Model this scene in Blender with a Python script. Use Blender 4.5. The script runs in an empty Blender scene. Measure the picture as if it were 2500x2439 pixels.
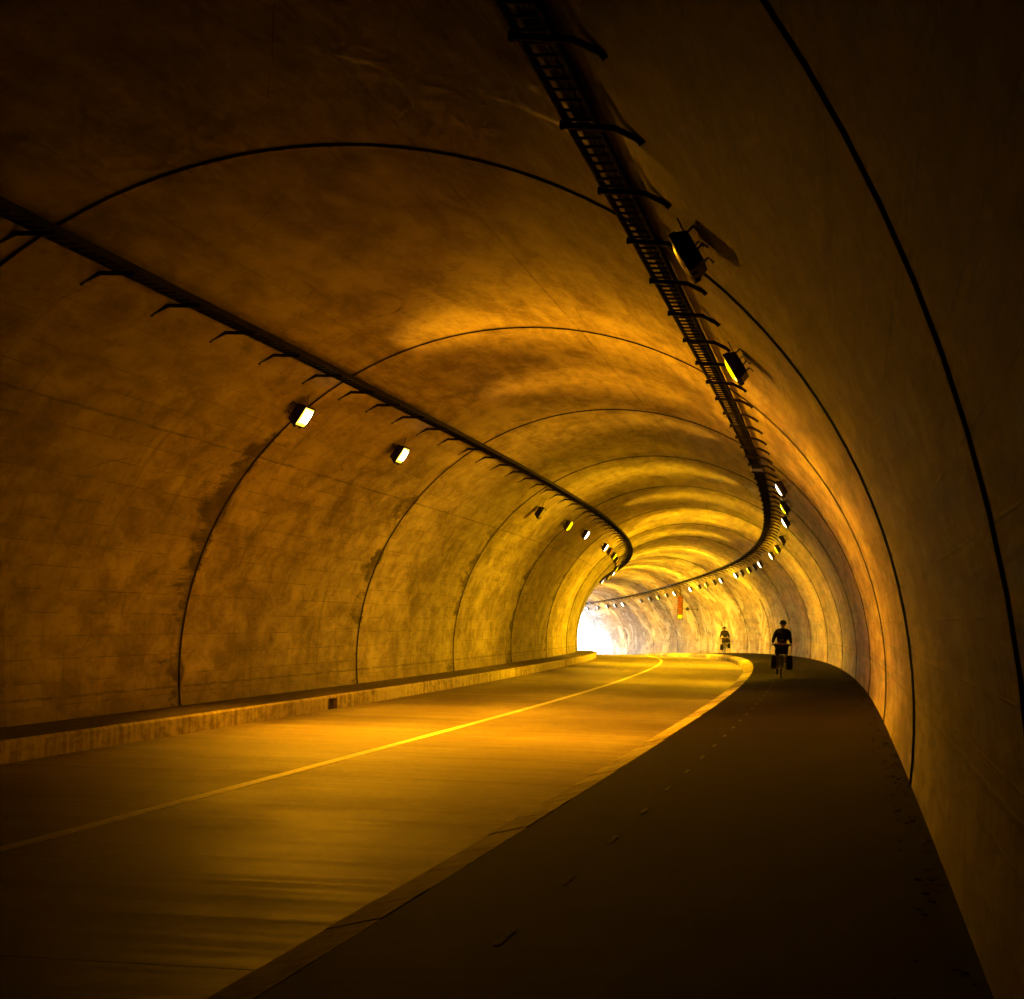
import bpy, math, random
import numpy as np
from mathutils import Vector, Matrix

# ------------------------------------------------------------------ layout of the tunnel
# "units" below are survey units along / across the tunnel, SC turns them into metres
SC = 1.15
EYE = (4.788803, 0.0, 1.6)
FPX, PITCH, YAW, ROLL = 5605.186, 2.88673, 8.660594, 1.62976
SEG, S0 = 13.417644, 20.868135            # length of one lining ring, place of the first joint in view
RAD, HC, A2, A3 = 5.33235, 0.679394, 0.006968, 0.000446
LKX, LKH, ZR, CLX = -4.326289, 0.069883, -0.176958, -1.173486
RKX, GUX, RBH, RKH, GUH = 2.512286, 2.187706, 0.182111, 0.089792, 0.016305
KS = [-15, 10, 30, 50, 70, 90, 110, 130, 160, 200]
KV = [0.000808, 0.000204, 0.000237, 0.000802, 0.000958, 0.001455, 0.001966, 0.001844, 0.001347, 0.002427]
SMIN, SMAX, DS = -80.0, 420.0, 1.0
S = np.arange(SMIN, SMAX + 1, DS)
_i0 = int(-SMIN / DS)
_k = np.interp(S, KS, KV)
def _cum(v):
    c = np.concatenate([[0], np.cumsum((v[1:] + v[:-1]) / 2 * DS)])
    return c - c[_i0]
TH = _cum(_k)
CX = -_cum(np.sin(TH)); CY = _cum(np.cos(TH))
CZ = _cum(-9.07e-06*np.clip(S-20, 0, 50) - 0.000167119*np.clip(S-70, 0, 50) - 0.000244842*np.clip(S-120, 0, 60))
BACK, EXIT = -60.0, 224.8

def th_at(s): return float(np.interp(s, S, TH))
def W(s, u, h):
    """tunnel coordinates (along, across, height) in units -> world metres"""
    t = np.interp(s, S, TH)
    return (float(SC*(np.interp(s, S, CX) + u*math.cos(t))), float(SC*(np.interp(s, S, CY) + u*math.sin(t))),
            float(SC*(np.interp(s, S, CZ) + h)))
def prof(t, off=0.0):
    r = RAD*(1 + A2*math.cos(2*t) + A3*math.cos(4*t)) + off
    return r*math.cos(t), HC + r*math.sin(t)
def arc(t): return (math.pi/2 - t)*RAD*SC
def wall_u(h, side):
    lo, hi = -0.3, 1.4
    for _ in range(40):
        m = (lo+hi)/2
        if prof(m)[1] < h: lo = m
        else: hi = m
    return side*prof(lo)[0]

sc = bpy.context.scene
C = sc.collection

# ------------------------------------------------------------------ camera, sky, sun, exposure
cam_d = bpy.data.cameras.new('camera'); cam = bpy.data.objects.new('camera', cam_d); C.objects.link(cam)
ya, pi_, ro = math.radians(YAW), math.radians(PITCH), math.radians(ROLL)
fw = Vector((-math.sin(ya)*math.cos(pi_), math.cos(ya)*math.cos(pi_), math.sin(pi_)))
rt = Vector((math.cos(ya), math.sin(ya), 0)); up = rt.cross(fw)
r2 = rt*math.cos(ro) + up*math.sin(ro); u2 = -rt*math.sin(ro) + up*math.cos(ro)
M = Matrix((r2, u2, -fw)).transposed().to_4x4()
M.translation = Vector(EYE)*SC
cam.matrix_world = M
cam_d.sensor_fit = 'HORIZONTAL'; cam_d.sensor_width = 36; cam_d.lens = 36*FPX/2500
cam_d.clip_start = 0.1; cam_d.clip_end = 3000
sc.camera = cam

SUN_EL, SUN_AZ = math.radians(48), math.radians(205)   # azimuth clockwise from +Y: behind the hill, so no sun falls into the mouth
w = bpy.data.worlds.new('World'); sc.world = w; w.use_nodes = True
nt = w.node_tree
sky = nt.nodes.new('ShaderNodeTexSky'); sky.sky_type = 'NISHITA'; sky.sun_disc = False
sky.sun_elevation = SUN_EL; sky.sun_rotation = SUN_AZ
bg = nt.nodes['Background']; bg.inputs['Strength'].default_value = 0.15
nt.links.new(sky.outputs['Color'], bg.inputs['Color'])
sd = bpy.data.lights.new('sun', 'SUN'); sd.energy = 5.0; sd.angle = math.radians(0.5); sd.color = (1, 0.97, 0.93)
so = bpy.data.objects.new('sun', sd); C.objects.link(so)
sdir = Vector((math.sin(SUN_AZ)*math.cos(SUN_EL), math.cos(SUN_AZ)*math.cos(SUN_EL), math.sin(SUN_EL)))
so.rotation_euler = sdir.to_track_quat('Z', 'Y').to_euler(); so.location = (0, 0, 60)
vs = sc.view_settings; vs.view_transform = 'Standard'; vs.look = 'None'; vs.gamma = 1; vs.use_curve_mapping = False
vs.exposure = 5.2
cy = sc.cycles
cy.use_denoising = True; cy.max_bounces = 10; cy.diffuse_bounces = 7; cy.glossy_bounces = 3
cy.sample_clamp_indirect = 6.0; cy.use_light_tree = True; cy.caustics_reflective = False; cy.caustics_refractive = False
LAMP = 0.85            # one dial for all the floodlights

# ------------------------------------------------------------------ helpers
class MB:
    def __init__(s): s.v = []; s.f = []; s.uv = []; s.mi = []
    def add(s, verts, faces, uvs=None, mi=0):
        b = len(s.v); s.v += [tuple(p) for p in verts]
        for i, f in enumerate(faces):
            s.f.append(tuple(b+k for k in f)); s.mi.append(mi)
            s.uv.append([uvs[k] for k in f] if uvs else [(0, 0)]*len(f))
    def box(s, c, size, rot=None, taper=1.0):
        x, y, z = (q/2 for q in size); t = taper
        P = [(-x,-y,-z),(x,-y,-z),(x,y,-z),(-x,y,-z),(-x*t,-y*t,z),(x*t,-y*t,z),(x*t,y*t,z),(-x*t,y*t,z)]
        if rot is not None: P = [rot @ Vector(p) for p in P]
        s.add([(c[0]+p[0], c[1]+p[1], c[2]+p[2]) for p in P],
              [(0,3,2,1),(4,5,6,7),(0,1,5,4),(1,2,6,5),(2,3,7,6),(3,0,4,7)])
    def tube(s, pts, r, n=8, cap=True):
        pts = [Vector(p) for p in pts]; rs = r if isinstance(r, (list, tuple)) else [r]*len(pts)
        b = len(s.v); ref = Vector((0, 0, 1))
        for i, p in enumerate(pts):
            d = (pts[min(i+1, len(pts)-1)] - pts[max(i-1, 0)]).normalized()
            a = d.cross(ref)
            if a.length < 0.05: a = d.cross(Vector((1, 0, 0)))
            a.normalize(); bb = a.cross(d)
            for k in range(n):
                t = 2*math.pi*k/n; s.v.append(tuple(p + (a*math.cos(t) + bb*math.sin(t))*rs[i]))
        for i in range(len(pts)-1):
            for k in range(n):
                f = (b+i*n+k, b+i*n+(k+1) % n, b+(i+1)*n+(k+1) % n, b+(i+1)*n+k)
                s.f.append(f); s.mi.append(0); s.uv.append([(0, 0)]*4)
        if cap:
            for base in (b, b+(len(pts)-1)*n):
                s.f.append(tuple(range(base, base+n))); s.mi.append(0); s.uv.append([(0, 0)]*n)
    def ell(s, c, r, nu=14, nv=9, pinch=None):
        b = len(s.v)
        for j in range(nv+1):
            ph = math.pi*j/nv
            for i in range(nu):
                t = 2*math.pi*i/nu
                p = [r[0]*math.sin(ph)*math.cos(t), r[1]*math.sin(ph)*math.sin(t), r[2]*math.cos(ph)]
                if pinch: p = pinch(p)
                s.v.append((c[0]+p[0], c[1]+p[1], c[2]+p[2]))
        for j in range(nv):
            for i in range(nu):
                s.f.append((b+j*nu+i, b+j*nu+(i+1) % nu, b+(j+1)*nu+(i+1) % nu, b+(j+1)*nu+i)); s.mi.append(0); s.uv.append([(0,0)]*4)
    def torus(s, c, R, r, n=40, m=8):
        b = len(s.v)
        for i in range(n):
            a = 2*math.pi*i/n
            for j in range(m):
                q = 2*math.pi*j/m; rr = R + r*math.cos(q)
                s.v.append((c[0]+r*math.sin(q), c[1]+rr*math.cos(a), c[2]+rr*math.sin(a)))
        for i in range(n):
            for j in range(m):
                s.f.append((b+i*m+j, b+i*m+(j+1) % m, b+((i+1) % n)*m+(j+1) % m, b+((i+1) % n)*m+j)); s.mi.append(0); s.uv.append([(0,0)]*4)
    def mesh(s, name, mats, smooth=False):
        me = bpy.data.meshes.new(name); me.from_pydata(s.v, [], s.f)
        for m in (mats if isinstance(mats, (list, tuple)) else [mats]): me.materials.append(m)
        uvl = me.uv_layers.new(name='UVMap')
        flat = [c for f in s.uv for p in f for c in p]
        uvl.data.foreach_set('uv', flat)
        me.polygons.foreach_set('material_index', s.mi)
        if smooth: me.polygons.foreach_set('use_smooth', [True]*len(me.polygons))
        me.update(); return me
def link(name, me, parent=None, loc=(0, 0, 0), rz=0.0):
    o = bpy.data.objects.new(name, me); C.objects.link(o); o.location = loc; o.rotation_euler = (0, 0, rz)
    if parent is not None: o.parent = parent
    return o
def build(mb, name, mats, parent=None, loc=(0, 0, 0), rz=0.0, smooth=False):
    return link(name, mb.mesh(name, mats, smooth), parent, loc, rz)
def thing(name, label, cat, loc=(0, 0, 0), rz=0.0, group=None):
    o = link(name, None, None, loc, rz); return tag(o, label, cat, group)
def tag(o, label, cat, group=None):
    o['label'] = label; o['category'] = cat
    if group: o['group'] = group
    return o
def struct(o): o['kind'] = 'structure'; return o
def smooth_by_angle(me, deg=35):
    me.polygons.foreach_set('use_smooth', [True]*len(me.polygons))
    try: me.set_sharp_from_angle(angle=math.radians(deg))
    except Exception: pass

def sweep(mb, prof_pts, s_list, closed=True, ends=True, uvf=None):
    """sweep a cross-section polygon [(u,h)...] along the tunnel; uv = metres along, running metres across"""
    n = len(prof_pts); b = len(mb.v); acc = [0.0]
    for i in range(n):
        a, c = prof_pts[i], prof_pts[(i+1) % n]; acc.append(acc[-1] + SC*math.hypot(c[0]-a[0], c[1]-a[1]))
    for s in s_list:
        for u, h in prof_pts: mb.v.append(W(s, u, h))
    m = n if closed else n-1
    for i in range(len(s_list)-1):
        for k in range(m):
            k2 = (k+1) % n
            mb.f.append((b+i*n+k, b+i*n+k2, b+(i+1)*n+k2, b+(i+1)*n+k)); mb.mi.append(0)
            s0, s1 = s_list[i]*SC, s_list[i+1]*SC
            if uvf: mb.uv.append([(s0, uvf(*prof_pts[k])), (s0, uvf(*prof_pts[k2])), (s1, uvf(*prof_pts[k2])), (s1, uvf(*prof_pts[k]))])
            else: mb.uv.append([(s0, acc[k]), (s0, acc[k+1]), (s1, acc[k+1]), (s1, acc[k])])
    if ends and closed:
        for i in (0, len(s_list)-1):
            mb.f.append(tuple(b+i*n+k for k in range(n))); mb.mi.append(0)
            mb.uv.append([(s_list[i]*SC, (uvf(*p) if uvf else 0)) for p in prof_pts])
def srange(a, b, step):
    n = max(1, int(math.ceil((b-a)/step))); return [a + (b-a)*i/n for i in range(n+1)]

# ------------------------------------------------------------------ node materials
class NT:
    def __init__(s, name):
        s.m = bpy.data.materials.new(name); s.m.use_nodes = True; s.t = s.m.node_tree
        s.b = s.t.nodes['Principled BSDF']
    def n(s, t, **kw):
        x = s.t.nodes.new(t)
        for k, v in kw.items(): setattr(x, k, v)
        return x
    def put(s, inp, v):
        if isinstance(v, bpy.types.NodeSocket): s.t.links.new(v, inp)
        else: inp.default_value = v
    def math(s, op, a, b=None, c=None, clamp=False):
        x = s.n('ShaderNodeMath', operation=op, use_clamp=clamp); s.put(x.inputs[0], a)
        if b is not None: s.put(x.inputs[1], b)
        if c is not None: s.put(x.inputs[2], c)
        return x.outputs[0]
    def ramp(s, v, lo, hi, a=0.0, b=1.0):
        x = s.n('ShaderNodeMapRange', interpolation_type='SMOOTHSTEP'); s.put(x.inputs['Value'], v)
        x.inputs['From Min'].default_value = lo; x.inputs['From Max'].default_value = hi
        x.inputs['To Min'].default_value = a; x.inputs['To Max'].default_value = b
        return x.outputs['Result']
    def mix(s, f, a, b, mode='MIX'):
        x = s.n('ShaderNodeMix', data_type='RGBA', blend_type=mode); s.put(x.inputs['Factor'], f)
        s.put(x.inputs[6], a); s.put(x.inputs[7], b); return x.outputs[2]
    def vec(s, v, sx, sy, sz=1.0, ox=0.0, oy=0.0, oz=0.0):
        x = s.n('ShaderNodeMapping'); s.put(x.inputs['Vector'], v)
        x.inputs['Scale'].default_value = (sx, sy, sz); x.inputs['Location'].default_value = (ox, oy, oz); return x.outputs[0]
    def noise(s, v, scale, detail=4.0, rough=0.55, dist=0.0):
        x = s.n('ShaderNodeTexNoise'); s.put(x.inputs['Vector'], v); x.inputs['Scale'].default_value = scale
        x.inputs['Detail'].default_value = detail; x.inputs['Roughness'].default_value = rough
        x.inputs['Distortion'].default_value = dist; return x.outputs['Fac']
    def bump(s, h, strength, dist=0.01):
        x = s.n('ShaderNodeBump'); s.put(x.inputs['Height'], h); x.inputs['Strength'].default_value = strength
        x.inputs['Distance'].default_value = dist; s.put(s.b.inputs['Normal'], x.outputs[0])
    def line(s, v, at, wd):                       # 1 on a line v = at
        d = s.math('ABSOLUTE', s.math('SUBTRACT', v, at)); return s.ramp(d, wd*0.4, wd, 1.0, 0.0)
def g4(*c): return (c[0], c[1], c[2], 1.0)

def lining_material():
    N = NT('tunnel concrete')
    uv = N.n('ShaderNodeUVMap').outputs[0]
    sp = N.n('ShaderNodeSeparateXYZ'); N.put(sp.inputs[0], uv); s_, a_ = sp.outputs[0], sp.outputs[1]
    # broad weathering, streaks that run round the arch, fine speckle
    big = N.noise(N.vec(uv, 0.17, 0.45), 1.0, 6, 0.62, 0.5)
    med = N.noise(N.vec(uv, 0.55, 1.35, 1, 3.1, 7.7), 1.0, 8, 0.68, 0.6)
    arcs = N.noise(N.vec(uv, 0.36, 2.4, 1, 11, 4), 1.0, 8, 0.72, 0.4)
    fine = N.noise(N.vec(uv, 5, 12), 1.0, 6, 0.75)
    low = N.ramp(N.math('ABSOLUTE', a_), 3.6, 5.4)          # 0 on the vault, 1 on the walls
    mot = N.noise(N.vec(uv, 0.8, 2.6, 1, 8, 17), 1.0, 8, 0.74, 0.8)
    ar2 = N.math('ADD', N.math('MULTIPLY', arcs, N.math('SUBTRACT', 1.0, low)), N.math('MULTIPLY', mot, low))
    v = N.math('ADD', N.math('MULTIPLY', big, 0.22), N.math('MULTIPLY', med, 0.30))
    v = N.math('ADD', v, N.math('ADD', N.math('MULTIPLY', ar2, 0.33), N.math('MULTIPLY', fine, 0.15)))
    col = N.mix(N.ramp(v, 0.39, 0.60), g4(0.17, 0.132, 0.088), g4(0.50, 0.435, 0.345))
    sp_ = N.noise(N.vec(uv, 2.2, 5.5, 1, 50, 9), 1.0, 8, 0.8, 0.5)     # spatter of small dark blemishes
    col = N.mix(N.math('MULTIPLY', N.ramp(sp_, 0.58, 0.66), 0.45), col, g4(0.10, 0.073, 0.045))
    # dark patches (damp) of all sizes
    pat = N.ramp(N.noise(N.vec(uv, 0.26, 0.85, 1, 20, 3), 1.0, 9, 0.74, 0.9), 0.55, 0.66)
    col = N.mix(N.math('MULTIPLY', pat, 0.5), col, g4(0.13, 0.095, 0.06))
    # the right wall: long scuffs and clouds of soot
    rt_ = N.ramp(a_, 1.0, 3.2)
    sc1 = N.noise(N.vec(uv, 0.10, 0.95, 1, 71, 5), 1.0, 10, 0.76, 1.0); sc2 = N.noise(N.vec(uv, 0.30, 3.2, 1, 15, 66), 1.0, 9, 0.78, 0.7)
    scf = N.math('MULTIPLY', N.ramp(N.math('ADD', N.math('MULTIPLY', sc1, 0.6), N.math('MULTIPLY', sc2, 0.4)), 0.47, 0.58), rt_)
    col = N.mix(N.math('MULTIPLY', scf, 0.72), col, g4(0.12, 0.088, 0.056))
    lgt = N.math('MULTIPLY', N.ramp(sc1, 0.40, 0.30, 0, 1), rt_); col = N.mix(N.math('MULTIPLY', lgt, 0.6), col, g4(0.56, 0.49, 0.40))
    # runs of dirt down the walls
    run = N.ramp(N.noise(N.vec(uv, 1.3, 0.42, 1, 13, 44), 1.0, 9, 0.76, 0.9), 0.52, 0.66)
    col = N.mix(N.math('MULTIPLY', run, N.math('ADD', N.math('MULTIPLY', low, 0.30), 0.22)), col, g4(0.11, 0.082, 0.052))
    # imprint of the shutter boards: each board its own tone, thin seams that come and go
    br = N.n('ShaderNodeTexBrick'); N.put(br.inputs['Vector'], N.vec(uv, 1, 1, 1, 0.3, 0.1)); br.offset = 0.5
    br.inputs['Scale'].default_value = 1.0; br.inputs['Brick Width'].default_value = 1.72; br.inputs['Row Height'].default_value = 0.345
    br.inputs['Mortar Size'].default_value = 0.009; br.inputs['Mortar Smooth'].default_value = 0.6; br.inputs['Bias'].default_value = 0.0
    br.inputs['Color1'].default_value = g4(0.80, 0.80, 0.80); br.inputs['Color2'].default_value = g4(1.08, 1.08, 1.08)
    br.inputs['Mortar'].default_value = g4(0.96, 0.96, 0.96)
    col = N.mix(N.math('MULTIPLY', low, 0.8), col, br.outputs['Color'], 'MULTIPLY')
    gate = N.ramp(N.noise(N.vec(uv, 0.8, 2.2, 1, 5, 5), 1.0, 3), 0.38, 0.58)
    seam = N.math('MULTIPLY', br.outputs['Fac'], N.math('MULTIPLY', gate, N.math('ADD', N.math('MULTIPLY', low, 0.72), 0.24)))
    # long pour seams
    wob = N.math('MULTIPLY', N.math('SUBTRACT', N.noise(N.vec(uv, 1.3, 0.01), 1.0, 4), 0.5), 0.09)
    aw = N.math('ADD', a_, wob)
    g2 = N.ramp(N.noise(N.vec(uv, 1.1, 0.3, 1, 9, 1), 1.0, 4), 0.36, 0.55)
    L = N.math('MULTIPLY', N.line(aw, -9.99, 0.030), 0.9)
    for at, wd, k in ((-5.63, 0.030, 0.85), (0.80, 0.022, 0.7), (5.2, 0.022, 0.6), (9.35, 0.03, 0.7), (-2.6, 0.018, 0.5), (2.7, 0.018, 0.55), (7.1, 0.02, 0.5)):
        L = N.math('MAXIMUM', L, N.math('MULTIPLY', N.line(aw, at, wd), k))
    seam = N.math('MAXIMUM', seam, N.math('MULTIPLY', L, N.math('ADD', N.math('MULTIPLY', g2, 0.8), 0.2)))
    col = N.mix(N.math('MULTIPLY', seam, 0.75), col, g4(0.07, 0.05, 0.032))
    # hair cracks on slanting lines
    vo = N.n('ShaderNodeTexVoronoi', feature='DISTANCE_TO_EDGE'); N.put(vo.inputs['Vector'], N.vec(N.mix(0.12, uv, N.n('ShaderNodeTexNoise').outputs['Color']), 0.16, 0.28))
    vo.inputs['Scale'].default_value = 1.0
    crk = N.math('MULTIPLY', N.ramp(vo.outputs['Distance'], 0.0005, 0.0035, 1, 0), N.ramp(N.noise(N.vec(uv, 0.5, 0.5, 1, 40, 2), 1.0, 3), 0.5, 0.6))
    col = N.mix(N.math('MULTIPLY', crk, 0.6), col, g4(0.06, 0.045, 0.03))
    # leakage: dark tongues on the near side of each joint, strongest on the left wall
    ph = N.math('FRACT', N.math('DIVIDE', N.math('SUBTRACT', s_, S0*SC), SEG*SC))
    before = N.math('MULTIPLY', N.math('SUBTRACT', 1.0, ph), SEG*SC); after = N.math('MULTIPLY', ph, SEG*SC)
    tong = N.noise(N.vec(uv, 0.16, 1.3, 1, 2, 9), 1.0, 5, 0.7, 0.5)
    left = N.ramp(a_, -4.0, -6.0); rights = N.ramp(a_, 2.0, 5.0)
    reach = N.math('MULTIPLY', N.ramp(N.math('ADD', N.math('MULTIPLY', tong, 0.75), N.math('MULTIPLY', mot, 0.25)), 0.40, 0.64), N.math('ADD', N.math('MULTIPLY', left, 1.7), N.math('ADD', N.math('MULTIPLY', rights, 0.9), 0.35)))
    leak = N.ramp(N.math('SUBTRACT', reach, before), -0.10, 0.75)
    leak2 = N.ramp(N.math('SUBTRACT', N.math('MULTIPLY', reach, 0.22), after), -0.02, 0.16)
    edge = N.math('MULTIPLY', N.ramp(before, 0.03, 0.26, 1, 0), N.math('ADD', 0.45, N.math('MULTIPLY', left, 0.4)))
    col = N.mix(N.math('MULTIPLY', N.math('MAXIMUM', N.math('MAXIMUM', leak, leak2), edge), N.ramp(mot, 0.34, 0.58, 0.35, 0.92)), col, g4(0.032, 0.021, 0.012))
    # bolt holes and pock marks
    vp = N.n('ShaderNodeTexVoronoi'); N.put(vp.inputs['Vector'], N.vec(uv, 1.1, 1.3, 1, 3, 3)); vp.inputs['Scale'].default_value = 1.0
    pock = N.math('MULTIPLY', N.ramp(vp.outputs['Distance'], 0.03, 0.055, 1, 0), 0.55)
    col = N.mix(pock, col, g4(0.06, 0.045, 0.03))
    # pale concrete blotches on the far rings, with bluish daylight painted in
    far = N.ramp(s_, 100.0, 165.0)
    daypale = N.math('MULTIPLY', N.ramp(N.noise(N.vec(uv, 0.16, 0.34, 1, 60, 12), 1.0, 6, 0.7, 1.0), 0.50, 0.56), far)
    col = N.mix(N.math('MULTIPLY', daypale, 0.8), col, g4(0.60, 0.61, 0.65))
    # grime up from the walkway
    foot = N.ramp(N.math('ABSOLUTE', a_), 9.5, 10.3)
    col = N.mix(N.math('MULTIPLY', foot, 0.3), col, g4(0.15, 0.11, 0.07))
    # every ring was poured on another day: a tone of its own, and a grey lip along its ends
    oi = N.n('ShaderNodeObjectInfo').outputs['Random']
    tone = N.math('ADD', 0.86, N.math('MULTIPLY', oi, 0.24)); tv = N.n('ShaderNodeCombineXYZ')
    for q in range(3): N.put(tv.inputs[q], tone)
    col = N.mix(1.0, col, tv.outputs[0], 'MULTIPLY')
    lip = N.math('MAXIMUM', N.ramp(before, 0.02, 0.13, 1, 0), N.ramp(after, 0.02, 0.09, 1, 0))
    col = N.mix(N.math('MULTIPLY', lip, 0.55), col, g4(0.045, 0.032, 0.02))
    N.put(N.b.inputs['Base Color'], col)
    # seeping water on the vault near the first ring shines
    wet = N.math('MULTIPLY', N.ramp(N.noise(N.vec(uv, 0.7, 0.45, 1, 70, 31), 1.0, 5, 0.7, 0.6), 0.52, 0.60),
                 N.math('MULTIPLY', N.ramp(N.math('ABSOLUTE', N.math('SUBTRACT', a_, 2.2)), 1.0, 2.6, 1, 0), N.ramp(N.math('ABSOLUTE', N.math('SUBTRACT', s_, 18.4)), 1.2, 3.0, 1, 0)))
    N.put(N.b.inputs['Roughness'], N.math('SUBTRACT', N.math('ADD', 0.62, N.math('MULTIPLY', fine, 0.2)), N.math('MULTIPLY', wet, 0.30)))
    N.b.inputs['Specular IOR Level'].default_value = 0.22
    hgt = N.math('ADD', N.math('MULTIPLY', med, 0.9), N.math('MULTIPLY', fine, 0.25))
    hgt = N.math('SUBTRACT', hgt, N.math('MULTIPLY', seam, 0.8)); hgt = N.math('SUBTRACT', hgt, N.math('MULTIPLY', pock, 0.8))
    N.bump(hgt, 0.30, 0.015)
    return N.m

def road_material():
    N = NT('road concrete'); uv = N.n('ShaderNodeUVMap').outputs[0]
    sp = N.n('ShaderNodeSeparateXYZ'); N.put(sp.inputs[0], uv); s_, u_ = sp.outputs[0], sp.outputs[1]
    tine = N.noise(N.vec(uv, 4.2, 0.13), 1.0, 8, 0.78)         # drag marks run straight across the carriageway
    tine2 = N.noise(N.vec(uv, 1.6, 0.11, 1, 4, 8), 1.0, 5, 0.6)
    big = N.noise(N.vec(uv, 0.16, 0.4, 1, 1, 2), 1.0, 4, 0.6, 0.3)
    fine = N.noise(N.vec(uv, 11, 5), 1.0, 8, 0.8)
    v = N.math('ADD', N.math('ADD', N.math('MULTIPLY', tine, 0.24), N.math('MULTIPLY', tine2, 0.18)), N.math('ADD', N.math('MULTIPLY', big, 0.33), N.math('MULTIPLY', fine, 0.25)))
    col = N.mix(N.ramp(v, 0.41, 0.60), g4(0.115, 0.088, 0.058), g4(0.31, 0.27, 0.215))
    # darker wheel tracks and oily middle of each lane
    for at in (-2.75, 0.75):
        col = N.mix(N.math('MULTIPLY', N.ramp(N.math('ABSOLUTE', N.math('SUBTRACT', u_, at*SC)), 0.1, 1.1, 1, 0), N.math('MULTIPLY', N.ramp(big, 0.3, 0.6), 0.45)), col, g4(0.15, 0.115, 0.075))
    pt = N.ramp(N.noise(N.vec(uv, 0.45, 0.25, 1, 33, 8), 1.0, 6, 0.7, 0.5), 0.54, 0.66)
    col = N.mix(N.math('MULTIPLY', pt, 0.5), col, g4(0.10, 0.075, 0.045))
    # dirt along both kerbs
    kl = N.ramp(N.math('SUBTRACT', u_, LKX*SC), 0.05, 0.7, 1, 0); kr = N.ramp(N.math('SUBTRACT', GUX*SC, u_), 0.25, 0.9, 1, 0)
    dirt = N.math('MULTIPLY', N.math('MAXIMUM', kl, kr), N.ramp(N.noise(N.vec(uv, 2.2, 1.2, 1, 2, 2), 1.0, 6, 0.7), 0.35, 0.6))
    col = N.mix(N.math('MULTIPLY', dirt, 0.55), col, g4(0.085, 0.06, 0.035))
    N.put(N.b.inputs['Base Color'], col)
    N.put(N.b.inputs['Roughness'], N.math('ADD', N.ramp(N.math('ADD', N.math('MULTIPLY', tine, 0.6), N.math('MULTIPLY', big, 0.4)), 0.38, 0.64, 0.50, 0.70), N.math('MULTIPLY', fine, 0.1)))
    N.b.inputs['Specular IOR Level'].default_value = 0.38
    N.bump(N.math('ADD', N.math('MULTIPLY', tine, 0.5), N.math('MULTIPLY', fine, 0.7)), 0.28, 0.010)
    return N.m

def simple(name, c1, c2, rough=0.7, scale=6.0, metal=0.0, bump=0.15, coord='Object', sx=1, sy=1):
    N = NT(name); N.b.inputs['Specular IOR Level'].default_value = 0.06 if max(c2) < 0.06 else 0.3; tc = N.n('ShaderNodeUVMap').outputs[0] if coord == 'UV' else N.n('ShaderNodeTexCoord').outputs['Object']
    f = N.noise(N.vec(tc, sx, sy), scale, 6, 0.62, 0.2)
    N.put(N.b.inputs['Base Color'], N.mix(N.ramp(f, 0.34, 0.66), g4(*c1), g4(*c2)))
    N.put(N.b.inputs['Roughness'], N.math('ADD', rough-0.08, N.math('MULTIPLY', f, 0.16))); N.b.inputs['Metallic'].default_value = metal
    if bump: N.bump(f, bump, 0.01)
    return N.m
def lamp_lens(name, core, rim):
    N = NT(name); N.b.inputs['Base Color'].default_value = g4(0.12, 0.08, 0.05); N.b.inputs['Roughness'].default_value = 0.25
    tc = N.n('ShaderNodeTexCoord').outputs['Generated']; sp = N.n('ShaderNodeSeparateXYZ'); N.put(sp.inputs[0], tc)
    dx = N.math('ABSOLUTE', N.math('SUBTRACT', sp.outputs[2], 0.5)); dy = N.math('ABSOLUTE', N.math('SUBTRACT', sp.outputs[1], 0.5))
    f = N.ramp(N.math('MAXIMUM', dx, dy), 0.28, 0.45, 0, 1)
    N.put(N.b.inputs['Emission Color'], N.mix(f, g4(1.0, 0.72, 0.42), g4(1.0, 0.55, 0.03))); N.put(N.b.inputs['Emission Strength'], N.math('ADD', core, N.math('MULTIPLY', f, rim-core)))
    return N.m
def emit(name, col, strength, hot=None):
    N = NT(name); N.b.inputs['Base Color'].default_value = g4(0.12, 0.08, 0.05); N.b.inputs['Roughness'].default_value = 0.25
    if hot:                                       # ageing tube: a hot core inside a dimmer glass
        tc = N.n('ShaderNodeTexCoord').outputs['Generated']; sp = N.n('ShaderNodeSeparateXYZ'); N.put(sp.inputs[0], tc)
        d = N.math('ABSOLUTE', N.math('SUBTRACT', sp.outputs[1], 0.5)); f = N.ramp(d, 0.05, 0.42, 1, 0)
        N.put(N.b.inputs['Emission Color'], g4(*col)); N.put(N.b.inputs['Emission Strength'], N.math('ADD', strength, N.math('MULTIPLY', f, hot)))
    else:
        N.b.inputs['Emission Color'].default_value = g4(*col); N.b.inputs['Emission Strength'].default_value = strength
    return N.m

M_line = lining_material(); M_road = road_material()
def walk_material():
    N = NT('walkway asphalt'); uv = N.n('ShaderNodeUVMap').outputs[0]
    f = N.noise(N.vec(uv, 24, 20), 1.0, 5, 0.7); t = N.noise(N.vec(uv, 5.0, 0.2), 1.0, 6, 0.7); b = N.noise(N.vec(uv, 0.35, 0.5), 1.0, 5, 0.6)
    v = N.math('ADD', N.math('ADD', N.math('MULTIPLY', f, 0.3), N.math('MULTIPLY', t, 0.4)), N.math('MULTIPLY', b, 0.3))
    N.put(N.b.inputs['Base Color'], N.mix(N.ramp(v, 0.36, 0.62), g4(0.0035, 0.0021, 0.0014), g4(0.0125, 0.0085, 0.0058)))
    N.put(N.b.inputs['Roughness'], N.math('ADD', 0.62, N.math('MULTIPLY', f, 0.25))); N.b.inputs['Specular IOR Level'].default_value = 0.04
    N.bump(f, 0.5, 0.01); return N.m
M_walk = walk_material()
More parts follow.
